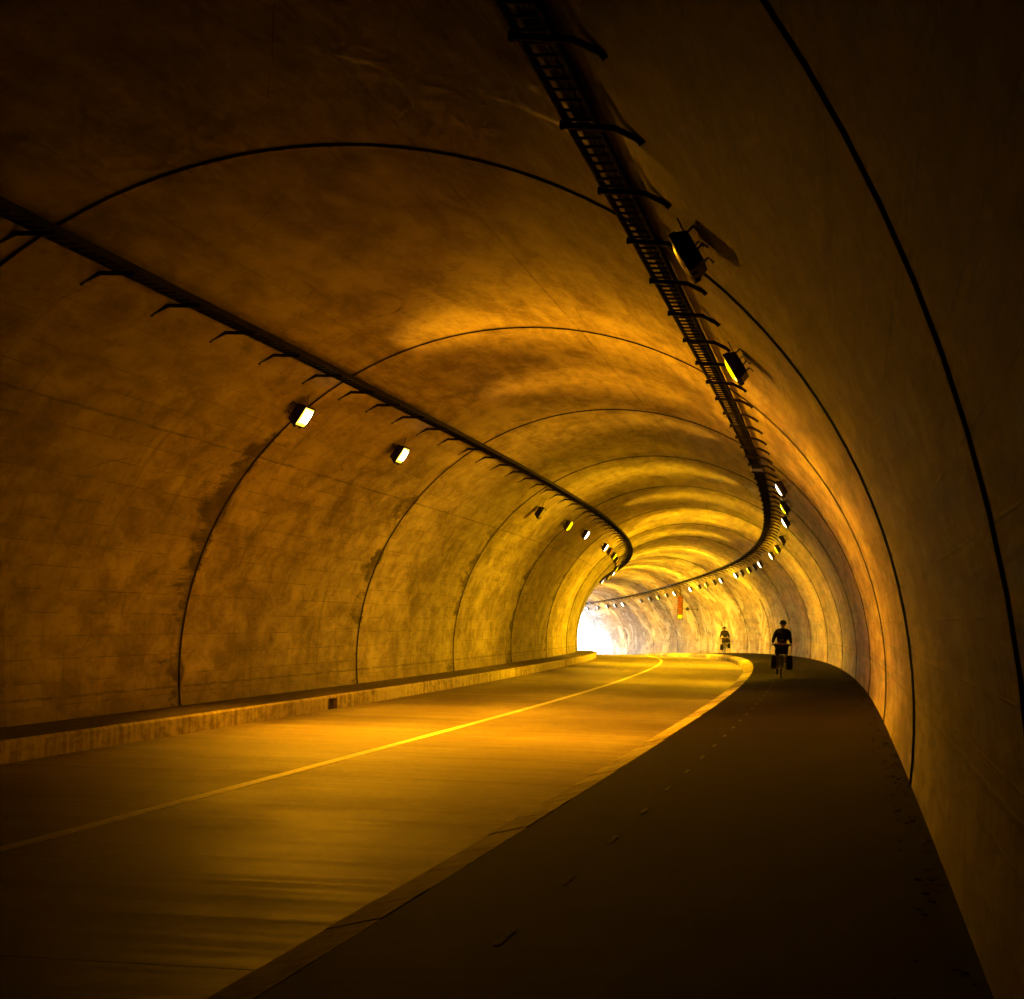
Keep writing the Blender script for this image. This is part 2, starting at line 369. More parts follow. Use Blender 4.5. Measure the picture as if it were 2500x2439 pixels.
M_ledge = simple('dusty ledge', (0.045, 0.034, 0.023), (0.11, 0.085, 0.06), 0.9, 2.0, 0, 0.3, 'UV', 1, 3)
def kerb_material():
    N = NT('kerb concrete'); uv = N.n('ShaderNodeUVMap').outputs[0]; oi = N.n('ShaderNodeObjectInfo').outputs['Random']
    f = N.noise(N.vec(uv, 2.2, 7.0), 1.0, 6, 0.66, 0.4); s = N.noise(N.vec(uv, 5.0, 0.35, 1, 8, 8), 1.0, 5, 0.6)
    v = N.math('ADD', N.math('MULTIPLY', f, 0.5), N.math('MULTIPLY', s, 0.5))
    v = N.math('ADD', v, N.math('MULTIPLY', N.math('SUBTRACT', oi, 0.5), 0.22))
    N.put(N.b.inputs['Base Color'], N.mix(N.ramp(v, 0.36, 0.60), g4(0.20, 0.155, 0.105), g4(0.54, 0.48, 0.39)))
    N.b.inputs['Roughness'].default_value = 0.8; N.bump(f, 0.4, 0.015); return N.m
M_kerb = kerb_material()
M_dark = simple('joint filler', (0.010, 0.008, 0.006), (0.02, 0.015, 0.01), 0.9)
M_drip = simple('sooty drip strip', (0.008, 0.006, 0.004), (0.035, 0.025, 0.016), 0.9, 3.0, 0, 0.6)
M_strip = simple('dusty drip strip', (0.035, 0.026, 0.017), (0.075, 0.057, 0.038), 0.85)
M_steel = simple('weathered tray steel', (0.007, 0.006, 0.005), (0.022, 0.017, 0.012), 0.75, 9, 0.0)
M_galv = simple('galvanised steel', (0.30, 0.28, 0.25), (0.5, 0.48, 0.44), 0.35, 14, 0.8)
M_cable = simple('black cable sheath', (0.008, 0.008, 0.008), (0.02, 0.018, 0.016), 0.55, 20, 0, 0)
M_house = simple('lamp housing paint', (0.022, 0.018, 0.014), (0.055, 0.045, 0.034), 0.5, 10, 0.2)
M_paint = simple('worn road paint', (0.60, 0.56, 0.50), (0.82, 0.79, 0.74), 0.55, 7, 0, 0.1, 'UV')
M_dash = simple('faded walkway paint', (0.018, 0.015, 0.012), (0.085, 0.072, 0.056), 0.85, 22, 0, 0.1, 'UV')
M_rubber = simple('tyre rubber', (0.01, 0.01, 0.01), (0.022, 0.02, 0.018), 0.75, 30, 0, 0.1)
M_frame = simple('dark bicycle paint', (0.02, 0.02, 0.022), (0.035, 0.034, 0.034), 0.3, 12, 0.2, 0)
M_alu = simple('dull alloy', (0.35, 0.34, 0.33), (0.5, 0.49, 0.47), 0.35, 20, 0.9, 0)
M_bag = simple('dark bag cloth', (0.005, 0.005, 0.0055), (0.012, 0.011, 0.010), 0.8, 14, 0, 0.3)
M_skin = simple('skin', (0.16, 0.09, 0.055), (0.22, 0.13, 0.08), 0.5, 8, 0, 0.05)
M_shirt = simple('dark jersey', (0.006, 0.005, 0.0045), (0.012, 0.010, 0.008), 0.85, 12, 0, 0.2)
M_tan = simple('lit cloth patch', (0.035, 0.024, 0.014), (0.06, 0.042, 0.026), 0.85, 12, 0, 0.2)
M_short = simple('black shorts', (0.008, 0.008, 0.008), (0.016, 0.015, 0.015), 0.85, 12, 0, 0.2)
M_helm = simple('black helmet shell', (0.008, 0.008, 0.008), (0.02, 0.02, 0.02), 0.35, 12, 0, 0)
M_shoe = simple('dark shoe', (0.015, 0.014, 0.013), (0.04, 0.036, 0.03), 0.7, 12, 0, 0.1)
SOD = (1.0, 0.38, 0.003)
M_white = emit('bright sodium lens', (1.0, 0.72, 0.42), 0.7*LAMP)
M_near = lamp_lens('worn sodium lens', 0.7*LAMP, 0.12*LAMP)
M_yel = emit('dim sodium lens', (1.0, 0.60, 0.0), 0.12*LAMP, hot=0.3*LAMP)
M_oran = emit('failing lens', (1.0, 0.22, 0.0), 0.02*LAMP)
M_glass = simple('unlit lens glass', (0.30, 0.29, 0.28), (0.42, 0.41, 0.40), 0.25, 3, 0, 0)
M_orange = emit('orange lit panel', (1.0, 0.13, 0.0), 0.026)
M_oyel = emit('yellow lit panel', (1.0, 0.75, 0.0), 0.045)
M_red = simple('dark red frame', (0.03, 0.004, 0.002), (0.05, 0.006, 0.003), 0.6)
M_leaf = simple('dead leaves', (0.012, 0.008, 0.004), (0.03, 0.02, 0.01), 0.9, 20)
M_ground = simple('dry ground', (0.34, 0.34, 0.34), (0.44, 0.44, 0.45), 0.95, 0.2)

# ------------------------------------------------------------------ large structure: tunnel lining
tunnel = thing('road_tunnel', 'long curved concrete road tunnel, its arched lining cast in rings with dark joints', 'tunnel')
NA = 72
T0, T1 = -0.20, math.pi+0.20
angs = [T0 + (T1-T0)*i/NA for i in range(NA+1)]
GAP = 0.012
def lining_ring(sa, sb, name):
    mb = MB(); ss = [sa+GAP, sa+GAP+0.02] + srange(sa+0.06, sb-0.06, 1.4) + [sb-GAP-0.02, sb-GAP]
    offs = [0.022] + [0.0]*(len(ss)-2) + [0.022]
    n = NA+1; OUT = 0.5
    for s, o in zip(ss, offs):
        for t in angs: mb.v.append(W(s, *prof(t, o)))
    for i in range(len(ss)-1):
        for k in range(NA):
            mb.f.append((i*n+k, (i+1)*n+k, (i+1)*n+k+1, i*n+k+1)); mb.mi.append(0)
            mb.uv.append([(ss[i]*SC, arc(angs[k])), (ss[i+1]*SC, arc(angs[k])), (ss[i+1]*SC, arc(angs[k+1])), (ss[i]*SC, arc(angs[k+1]))])
    # outer skin, closes the ring as a solid shell
    b = len(mb.v); oss = [ss[0]] + srange(sa+3, sb-3, 3.5) + [ss[-1]]
    for s in oss:
        for t in angs: mb.v.append(W(s, *prof(t, OUT)))
    for i in range(len(oss)-1):
        for k in range(NA):
            mb.f.append((b+i*n+k, b+i*n+k+1, b+(i+1)*n+k+1, b+(i+1)*n+k)); mb.mi.append(0); mb.uv.append([(0, 20)]*4)
    li, lo = (len(ss)-1)*n, b+(len(oss)-1)*n
    for k in range(NA):
        mb.f.append((k, k+1, b+k+1, b+k)); mb.mi.append(0); mb.uv.append([(ss[0]*SC, arc(angs[k]))]*4)
        mb.f.append((li+k, lo+k, lo+k+1, li+k+1)); mb.mi.append(0); mb.uv.append([(ss[-1]*SC, arc(angs[k]))]*4)
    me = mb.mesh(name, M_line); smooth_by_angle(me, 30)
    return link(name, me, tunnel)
edges = [BACK]
k = math.ceil((BACK - S0)/SEG + 0.3)
while S0 + k*SEG < EXIT - 3: edges.append(S0 + k*SEG); k += 1
edges.append(EXIT)
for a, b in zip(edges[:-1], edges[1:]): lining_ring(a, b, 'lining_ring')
for e in edges[1:-1]:                                     # dark drip strip standing proud over every joint
    mb = MB(); n = NA+1; near = e < 50; hw_, tk = (0.018, 0.013) if e < 10 else (0.022, 0.021) if e < 30 else (0.024, 0.017)
    for s, o in ((e-hw_, -0.003), (e-hw_*0.7, -tk), (e+hw_*0.7, -tk), (e+hw_, -0.003), (e+hw_*0.6, 0.03), (e-hw_*0.6, 0.03)):
        for t in angs: mb.v.append(W(s, *prof(t, o)))
    for q in range(6):
        for kk in range(NA):
            a0, a1 = q*n+kk, ((q+1) % 6)*n+kk
            mb.f.append((a0, a1, a1+1, a0+1)); mb.mi.append(0); mb.uv.append([(0, 0)]*4)
    build(mb, 'joint_strip', M_drip if near else M_strip, tunnel)
mb = MB()                                                 # added closure, unseen far behind the camera, keeps sky light out
pts = [prof(t, 0.4) for t in angs]
sweep(mb, pts, [BACK-0.6, BACK-0.05]); build(mb, 'added_light_block', M_line, tunnel)

# carriageway: concrete slabs with open transverse joints
road = MB(); sweep(road, [(-4.9, -0.62), (4.9, -0.62), (4.9, ZR-0.16), (-4.9, ZR-0.16)], srange(BACK, EXIT+60, 3.0))
road = struct(build(road, 'road', M_dark))
JO = [24.12 + 13.06*i for i in range(-7, 25)]
rj = [BACK] + [j for j in JO if BACK+2 < j < EXIT+58] + [EXIT+60]
for a, b in zip(rj[:-1], rj[1:]):
    mb = MB(); g = 0.010
    prf = [(LKX-0.02, ZR-0.15), (GUX+0.02, ZR-0.15), (GUX+0.02, ZR)] + [(GUX - (GUX-LKX)*i/6, ZR + 0.010*math.sin(math.pi*i/6)) for i in range(1, 6)] + [(LKX-0.02, ZR)]
    sweep(mb, prf, srange(a+g, b-g, 2.2), uvf=lambda u, h: u*SC)
    build(mb, 'concrete_slab', M_road, road)
def strip(name, u0, u1, h, s0, s1, mat, parent, step=1.5, hh=0.0035):
    mb = MB(); sweep(mb, [(u0, h-hh), (u1, h-hh), (u1, h+hh), (u0, h+hh)], srange(s0, s1, step), uvf=lambda u, h_: u*SC)
    return build(mb, name, mat, parent)
strip('centre_line', CLX-0.065, CLX+0.065, ZR+0.0118, BACK+2, EXIT+50, M_paint, road, 1.1, 0.0014)

# walkways on both sides with their kerb stones
mb = MB(); 
pr = [(RKX+0.004, ZR-0.2), (5.8, ZR-0.2), (5.8, RBH+0.02), (wall_u(RBH, 1)-0.02, RBH)] + [(RKX+0.004 + (4.9-RKX)*i/5, RKH-0.004 + (RBH-RKH)*(i/5)*0.9) for i in (4, 3, 2, 1, 0)]
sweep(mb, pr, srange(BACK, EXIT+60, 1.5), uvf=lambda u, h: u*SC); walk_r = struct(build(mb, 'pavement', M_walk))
mb = MB()
pr = [(-5.8, ZR-0.2), (LKX-0.085, ZR-0.2), (LKX-0.085, LKH-0.004), (-4.9, LKH), (-5.8, LKH)]
sweep(mb, pr, srange(BACK, EXIT+60, 1.5), uvf=lambda u, h: u*SC); walk_l = struct(build(mb, 'pavement', M_ledge))
rnd = random.Random(4)
# right kerb: stones about 1.5 m long
def kerb_prof(x0, x1, h0, h1, ch, dj):
    return [(x0, ZR-0.1), (x1, ZR-0.1), (x1, h1+dj), (x0 + (ch if x0 < x1 else -ch), h0+dj+0.006), (x0, h0-0.03+dj)]
s = BACK+1
while s < EXIT+40:
    ln_ = 1.3 if s < 120 else 2.6
    mb = MB(); dj = rnd.uniform(-0.0035, 0.0035); du = rnd.uniform(-0.004, 0.004)
    sweep(mb, kerb_prof(GUX+du, RKX, GUH, RKH, 0.045, dj), srange(s+0.006, s+ln_-0.006, 1.0)); build(mb, 'kerb_stone', M_kerb, walk_r)
    s += ln_
# left kerb: longer stones, lengths as seen, one with a drain mouth
sl = [8, 12.2, 16.4, 20.8, 25.45, 30.79, 35.01, 37.52, 40.18]
cuts = [BACK+1+i*4.2 for i in range(16)] + sl + [44.7, 47.5, 50.2, 54.2, 58.3, 62.5, 66.8, 71.0] + [75.3+4.4*i for i in range(46)]
for a, b in zip(cuts[:-1], cuts[1:]):
    dj = rnd.uniform(-0.004, 0.004); du = rnd.uniform(-0.005, 0.005)
    if abs(a-40.18) < 0.01:
        m0, m1 = 40.25, 41.0                              # drain mouth between the two halves, lintel over it
        mb = MB()
        x0, x1 = LKX+du, LKX-0.085
        full = [(x0, ZR-0.1), (x1, ZR-0.1), (x1, LKH), (x0-0.03, LKH+0.004), (x0, LKH-0.025)]
        sweep(mb, full, [a+0.006, m0]); sweep(mb, full, srange(m1, b-0.006, 1.0))
        sweep(mb, [(x0, LKH-0.055), (x1, LKH-0.055), (x1, LKH), (x0-0.03, LKH+0.004), (x0, LKH-0.025)], [m0, m1])
        ks = build(mb, 'kerb_stone', M_kerb, walk_l); ks['label'] = 'kerb stone with an open square drain mouth'
        continue
    mb = MB(); x0, x1 = LKX+du, LKX-0.085
    sweep(mb, [(x0, ZR-0.1), (x1, ZR-0.1), (x1, LKH+dj*0.3), (x0-0.03, LKH+0.004+dj), (x0, LKH-0.025+dj)], srange(a+0.012, b-0.012, 1.0))
    build(mb, 'kerb_stone', M_kerb, walk_l)
# faded dashes on the right walkway
for i in range(34):
    s = 10.3 + 2.43*i - 2*2.43; hgt = RKH + (RBH-RKH)*0.9*(3.22-RKX)/(4.9-RKX)
    strip('painted_dash', 3.205, 3.24, hgt+0.0012, s, s+0.55, M_dash, walk_r, 0.6, 0.0006)
# dead leaves and crumbs swept against the right wall
mb = MB()
for i in range(300):
    s = rnd.uniform(8, 80); u = wall_u(0.2, 1) - abs(rnd.gauss(0, 0.11)) - 0.03
    c = W(s, u, RKH + (RBH-RKH)*(u-RKX)/(5.2-RKX)+0.012); r = rnd.uniform(0.006, 0.026)
    R = Matrix.Rotation(rnd.uniform(0, 6), 3, 'Z') @ Matrix.Rotation(rnd.uniform(-.4, .4), 3, 'X')
    mb.box(c, (r*2, r*1.2, 0.008), R)
o = build(mb, 'leaf_litter', M_leaf); o['kind'] = 'stuff'; o['label'] = 'dead leaves and crumbs scattered on the right walkway'; o['category'] = 'leaf litter'

# ------------------------------------------------------------------ outside the far mouth
zx = W(EXIT, 0, 0)[2]
mb = MB(); mb.box((0, 200, zx-1.6), (3000, 3000, 1.2)); struct(build(mb, 'ground', M_ground))
mb = MB(); pw = MB(); n = NA+1
for s in (EXIT-0.55, EXIT+0.25):
    for i_, t in enumerate(angs): pw.v.append(W(s, *prof(t, 0.52)))
    for i_, t in enumerate(angs):
        x, z = math.cos(t), math.sin(t); q = max(abs(x)/11.0, abs(z)/7.6)
        pw.v.append(W(s, x/q, max(HC + z/q, -1.2)))
for k in range(NA):
    for b0 in (0, 2*n): pw.f.append((b0+k, b0+k+1, b0+n+k+1, b0+n+k)); pw.mi.append(0); pw.uv.append([(0, 0)]*4)
    for r0 in (0, n): pw.f.append((r0+k, r0+k+1, 2*n+r0+k+1, 2*n+r0+k)); pw.mi.append(0); pw.uv.append([(0, 0)]*4)
for k in (0, NA): pw.f.append((k, n+k, 3*n+k, 2*n+k)); pw.mi.append(0); pw.uv.append([(0, 0)]*4)
o = build(pw, 'portal_wall', M_kerb, tunnel)

# ------------------------------------------------------------------ cable trays
tray_mesh = {}
def bracket_mesh(side, F, K, E):
    # local: x outward, z up, origin at the free end
    mb = MB(); wy = 0.055
    p = [(0, 0), ((K[0]-F[0])*SC, (K[1]-F[1])*SC), ((E[0]-F[0])*SC, (E[1]-F[1])*SC)]
    th_ = 0.045
    def bar(a, b, ext=0.0):
        a = Vector((a[0], 0, a[1])); b = Vector((b[0], 0, b[1])); d = (b-a); L = d.length + ext; ang = -math.atan2(d.z, d.x)
        mb.box((a+b)/2 + d.normalized()*ext/2, (L, wy, th_), Matrix.Rotation(ang, 3, 'Y'))
    bar(p[0], p[1], 0.015); bar(p[1], p[2], 0.0)
    mb.box((p[2][0], 0, p[2][1]), (0.05, 0.075, 0.09), Matrix.Rotation(math.radians(-40), 3, 'Y'))
    mb.box((0.012, 0, 0), (0.02, 0.07, 0.062))
    return mb.mesh('bracket', M_steel)
def cable_tray(side, F, K, E, brs, s_a, s_b, n_single, label, rung_pitch):
    T = thing('cable_tray', label, 'cable tray', group='cable trays along the vault')
    bm = bracket_mesh(side, F, K, E)
    for s in brs:
        o = link('bracket', bm, T, W(s, side*F[0], F[1]), th_at(s) + (0 if side > 0 else math.pi))
    ua, ub = F[0]+0.028, F[0]+0.235; hb = F[1]+0.024
    for u in (ua, ub):
        mb = MB(); sweep(mb, [(side*(u-0.008), hb), (side*(u+0.008), hb), (side*(u+0.008), hb+0.075), (side*(u-0.008), hb+0.075)], srange(s_a, s_b, 1.2))
        build(mb, 'rail', M_steel, T)
    wd = (ub-ua-0.02)*SC
    mb = MB(); mb.box((0, 0, 0), (wd, 0.032, 0.022)); rm = mb.mesh('rung', M_steel)
    rs = []; s = s_a+0.1
    while s < s_b-0.1: rs.append(s); s += rung_pitch
    near = sorted([r for r in rs if r > 8], key=lambda r: r)[:n_single]; ns = set(near)
    for r in near: link('rung', rm, T, W(r, side*(ua+ub)/2, hb+0.012), th_at(r))
    mb = MB()
    for r in rs:
        if r in ns: continue
        mb.box(W(r, side*(ua+ub)/2, hb+0.012), (wd, 0.032, 0.022), Matrix.Rotation(th_at(r), 3, 'Z'))
    o = build(mb, 'rung', M_steel, T); o['kind'] = 'stuff'
    # cables lie on the outer half, thinning out further along
    rr = random.Random(9)
    ends = [s_b, s_b, 60, 21.5, 22.3] if side > 0 else [s_b, s_b, s_b, 45, 34]
    for i, (f, r) in enumerate(((0.86, 0.026), (0.68, 0.024), (0.54, 0.018), (0.40, 0.028), (0.62, 0.030))):
        u = ua + (ub-ua)*f; z = hb + 0.024 + r/SC + (0.034 if i == 4 else 0); pts = []
        e = min(ends[i], s_b)
        for s in srange(s_a, e, 0.9): pts.append(W(s, side*(u + rr.uniform(-0.004, 0.004)), z + rr.uniform(-0.002, 0.003)))
        mb = MB(); mb.tube(pts, r, 6); build(mb, 'cable', M_cable, T, smooth=True)
    return T
FR, KR, ER = (2.738, 4.956), (3.116, 4.932), (3.278, 4.855)
FL, KL, EL = (2.635, 5.035), (3.02, 5.035), (3.205, 4.945)
brR = [13.003 + 2.399*i for i in range(-6, 95) if 13.003 + 2.399*i < EXIT-2]
lbs = [22.85, 25.31, 27.78, 30.23, 32.8, 35.25, 37.38, 39.64, 42.11, 44.49, 47.07, 49.51, 51.89, 54.3, 56.78, 59.3]
brL = [22.85-2.46*i for i in range(8, 0, -1)] + lbs + [59.3+2.46*i for i in range(1, 74) if 59.3+2.46*i < EXIT-2]
trayR = cable_tray(1, FR, KR, ER, brR, -6, EXIT-1.5, 250, 'black ladder cable tray on bent brackets along the right side of the vault', 0.30)
trayL = cable_tray(-1, FL, KL, EL, brL, 1, EXIT-1.5, 200, 'black ladder cable tray on bent brackets along the left side of the vault', 0.30)
# bare galvanised splice in the right tray
mb = MB()
for u in (FR[0]+0.008, FR[0]+0.25):
    sweep(mb, [(u-0.006, FR[1]+0.01), (u+0.006, FR[1]+0.01), (u+0.006, FR[1]+0.115), (u-0.006, FR[1]+0.115)], [50.6, 51.3, 52.0])
for i in range(7): mb.box(W(50.7+0.19*i, FR[0]+0.13, FR[1]+0.018), (0.27, 0.04, 0.02), Matrix.Rotation(th_at(51), 3, 'Z'))
o = build(mb, 'splice', M_galv, trayR)

# ------------------------------------------------------------------ floodlights
# local frame: x outward to the wall, y along the tunnel, z up; origin at the middle of the lens
cd = Vector((0.52, 0, -0.854)); nd = Vector((-0.854, 0, -0.52)); yd = Vector((0, 1, 0))
RL_ = Matrix((cd, yd, -nd)).transposed()     # lens frame: x down the slope, y along, z into the housing
def L3(x, y, z): return RL_ @ Vector((x, y, z))
LW, LL = 0.34, 0.70
hb_ = MB()
def frustum(mb, z0, w0, l0, z1, w1, l1):
    P = [L3(sx*w0/2, sy*l0/2, z0) for sx, sy in ((-1,-1),(1,-1),(1,1),(-1,1))] + [L3(sx*w1/2, sy*l1/2, z1) for sx, sy in ((-1,-1),(1,-1),(1,1),(-1,1))]
    mb.add(P, [(0,1,2,3),(7,6,5,4),(0,4,5,1),(1,5,6,2),(2,6,7,3),(3,7,4,0)])
frustum(hb_, 0.005, LW+0.05, LL+0.06, 0.05, LW+0.05, LL+0.06); frustum(hb_, 0.05, LW+0.03, LL+0.03, 0.15, LW-0.04, LL-0.03)
for sx in (-1, 1): hb_.box(L3(sx*(LW/2+0.012), 0, -0.008), (0.02, LL+0.06, 0.03), RL_)
for sy in (-1, 1): hb_.box(L3(0, sy*(LL/2+0.018), -0.008), (LW+0.05, 0.02, 0.03), RL_)
for sy in (-1, 1): hb_.box(L3(LW/2+0.04, sy*0.2, 0.02), (0.03, 0.05, 0.05), RL_)
me_house = hb_.mesh('housing', M_house)
lb_ = MB(); P = []
for i in range(9):
    for j in range(13):
        x, y = (i/8-.5), (j/12-.5); P.append(L3(x*LW, y*LL, -0.052*(1-(2*x)**4)*(1-(2*y)**4)))
lb_.add(P, [(i*13+j, i*13+j+1, (i+1)*13+j+1, (i+1)*13+j) for i in range(8) for j in range(12)])
def lensmesh(m):
    q = lb_.mesh('lens', m, True); return q
me_lens = {'N': lensmesh(M_near), 'W': lensmesh(M_white), 'Y': lensmesh(M_yel), 'O': lensmesh(M_oran), 'G': lensmesh(M_glass)}
wn = Vector((0.66, 0, 0.75)); me_arms = []
for sy in (-1, 1):
    ab = MB()
    for off in (-0.10, 0.10):
        p0 = L3(off*0.9, sy*(LL/2+0.045), 0.05); p1 = p0 + wn*0.17 + Vector((0, sy*0.02, 0)); p2 = p1 + Vector((0.05, sy*0.03, -0.045))
        ab.tube([p0, p1, p2], 0.011, 6)
    ab.box(L3(0, sy*(LL/2+0.04), 0.05), (0.26, 0.02, 0.03), RL_)
    me_arms.append(ab.mesh('mount_arm', M_house))
def beam(name, watts, spread, col):                       # what the reflector behind the lens throws out
    a = bpy.data.lights.new(name, 'AREA'); a.shape = 'RECTANGLE'; a.size = LW*0.94; a.size_y = LL*0.94
    a.energy = watts*LAMP; a.spread = math.radians(spread); a.color = col; return a
BEAM = {'N': beam('worn beam', 62, 155, SOD), 'P': beam('second beam', 34, 152, SOD), 'M': beam('middling beam', 23, 150, (1.0, 0.42, 0.002)), 'W': beam('bright beam', 46, 150, (1.0, 0.49, 0.002)),
        'V': beam('strong beam', 68, 150, (1.0, 0.51, 0.002)), 'Y': beam('dim beam', 6, 140, (1.0, 0.45, 0.001)), 'F': beam('failing beam', 0.7, 130, (1.0, 0.38, 0.001))}
beam_rot = RL_.to_euler()
down_rot = (Matrix.Rotation(math.radians(-5), 3, 'Y') @ RL_).to_euler()
cb = MB()
cb.tube([Vector((-0.16, 0.12, 0.50)), Vector((-0.10, 0.05, 0.44)), Vector((-0.03, -0.08, 0.30)), Vector((0.02, -0.22, 0.20)), Vector((0.06, -0.30, 0.10)), L3(-0.08, -0.33, 0.10)], 0.008, 5)
me_cab = cb.mesh('cable', M_cable)
RS = [18.29, 26.42, 50.07, 58.25, 66.46, 80.8, 89.59, 97.5, 109.49, 114.55, 119.1, 124.43, 128.76, 139.01, 143.57, 148.75, 153.44, 158.93, 169.23, 174.26, 179.6, 184.54, 189.93, 200.32, 204.53, 208.87, 213.93, 219.3]
RT = ['G','Y','W','Y','W','G','Y','W','W','G','Y','G','W','W','G','Y','G','W','W','G','Y','G','G','W','G','G','G','W']
LS = [33.72, 41.66, 64.03, 72.6, 79.99, 92.47, 97.29, 103.08, 109.3, 112.0, 122.82, 131, 139.5, 148, 157, 166, 175, 184, 193, 202, 211, 219]
LT = ['N','N','G','Y','W','W','O','Y','G','O','Y','W','Y','W','W','Y','W','Y','W','G','W','G','G']
ORD = ['first', 'second', 'third', 'fourth', 'fifth', 'sixth', 'seventh', 'eighth', 'ninth', 'tenth', 'eleventh', 'twelfth', 'thirteenth', 'fourteenth', 'fifteenth', 'sixteenth']
KIND = {'N': 'white-glaring lit floodlight by the dark joint', 'W': 'white-glaring lit floodlight', 'Y': 'yellow-glowing lit floodlight', 'O': 'faint orange failing floodlight', 'G': 'dark unlit floodlight'}
LU, LH = 3.39, 4.50
for side, SS, TT, wall in ((1, RS, RT, 'right'), (-1, LS, LT, 'left')):
    cnt = {}; N1 = ['large white-glaring floodlight at the second joint of the left wall, nearest lit one', 'white-glaring floodlight with a slanting shadow behind it, second on the left wall']
    for i, (s, t) in enumerate(zip(SS, TT)):
        k = cnt.get(t, 0); cnt[t] = k+1
        lab = '%s on the %s wall, %s of its kind from the camera' % (KIND[t], wall, ORD[k])
        if t == 'N': lab = N1[k]
        elif side < 0 and s > 125: lab = '%s on the left wall round the bend, %s of its kind' % (KIND[t], ORD[k])
        L = thing('floodlight', lab, 'floodlight', W(s, side*LU, LH), th_at(s) + (0 if side > 0 else math.pi), 'floodlights along the tunnel walls')
        link('housing', me_house, L); link('lens', me_lens[t], L); link('mount_arm', me_arms[0], L); link('mount_arm', me_arms[1], L); link('cable', me_cab, L)
        if t in BEAM: q = link('lamp_light', BEAM['F' if (side > 0 and i == 1) else 'M' if (side > 0 and i == 2) else 'V' if (t == 'W' and s > 85) else 'P' if (side < 0 and i == 1) else t], L, L3(0, 0, -0.062)); q.rotation_euler = down_rot if t == 'N' else beam_rot

# ------------------------------------------------------------------ lit sign on a wall bracket, camera box on its arm
ss_ = 165.0
SG = thing('hanging_sign', 'tall narrow orange lit sign hanging under the far right cable tray', 'sign', W(ss_, 3.36, 2.60), th_at(ss_))
mb = MB(); mb.box((0.02, 0.09, 0.88), (0.44, 0.16, 1.84)); build(mb, 'sign_case', M_red, SG)
for i in range(4):
    mb = MB(); mb.box((0, 0, 0.56+0.375*i), (0.34, 0.03, 0.34)); build(mb, 'lit_panel', M_orange, SG)
    mb = MB()                                            # dark strokes of an unreadable character
    for (x, z, a, b) in ((0, 0.10, 0.22, 0.03), (0, -0.02, 0.26, 0.03), (-0.08, -0.06, 0.03, 0.14), (0.08, 0.04, 0.03, 0.16)):
        mb.box((x, -0.020, 0.56+0.375*i+z*(1 if i % 2 else -1)), (a*1.1, 0.012, b*1.5))
    build(mb, 'character', M_red, SG)
mb = MB(); mb.box((0.01, 0, 0.16), (0.36, 0.04, 0.30)); o = build(mb, 'lit_panel', M_oyel, SG); o['label'] = 'yellow lit panel at the foot of the sign'
mb = MB(); mb.tube([(0.02, 0.1, 1.76), (0.02, 0.1, 2.35), (-0.1, 0.1, 2.55)], 0.03, 8); build(mb, 'hanger', M_steel, SG)
wx = (wall_u(3.29, 1) - 3.36)*SC
mb = MB(); mb.tube([(0.2, 0.1, 0.80), (wx-0.06, 0.1, 0.80)], 0.028, 8); mb.box((wx-0.03, 0.1, 0.80), (0.06, 0.18, 0.22)); build(mb, 'wall_arm', M_steel, SG)
mb = MB(); mb.box((0.62, 0.1, 0.80), (0.22, 0.24, 0.26)); mb.box((0.62, -0.03, 0.78), (0.10, 0.06, 0.10)); build(mb, 'junction_box', M_house, SG)

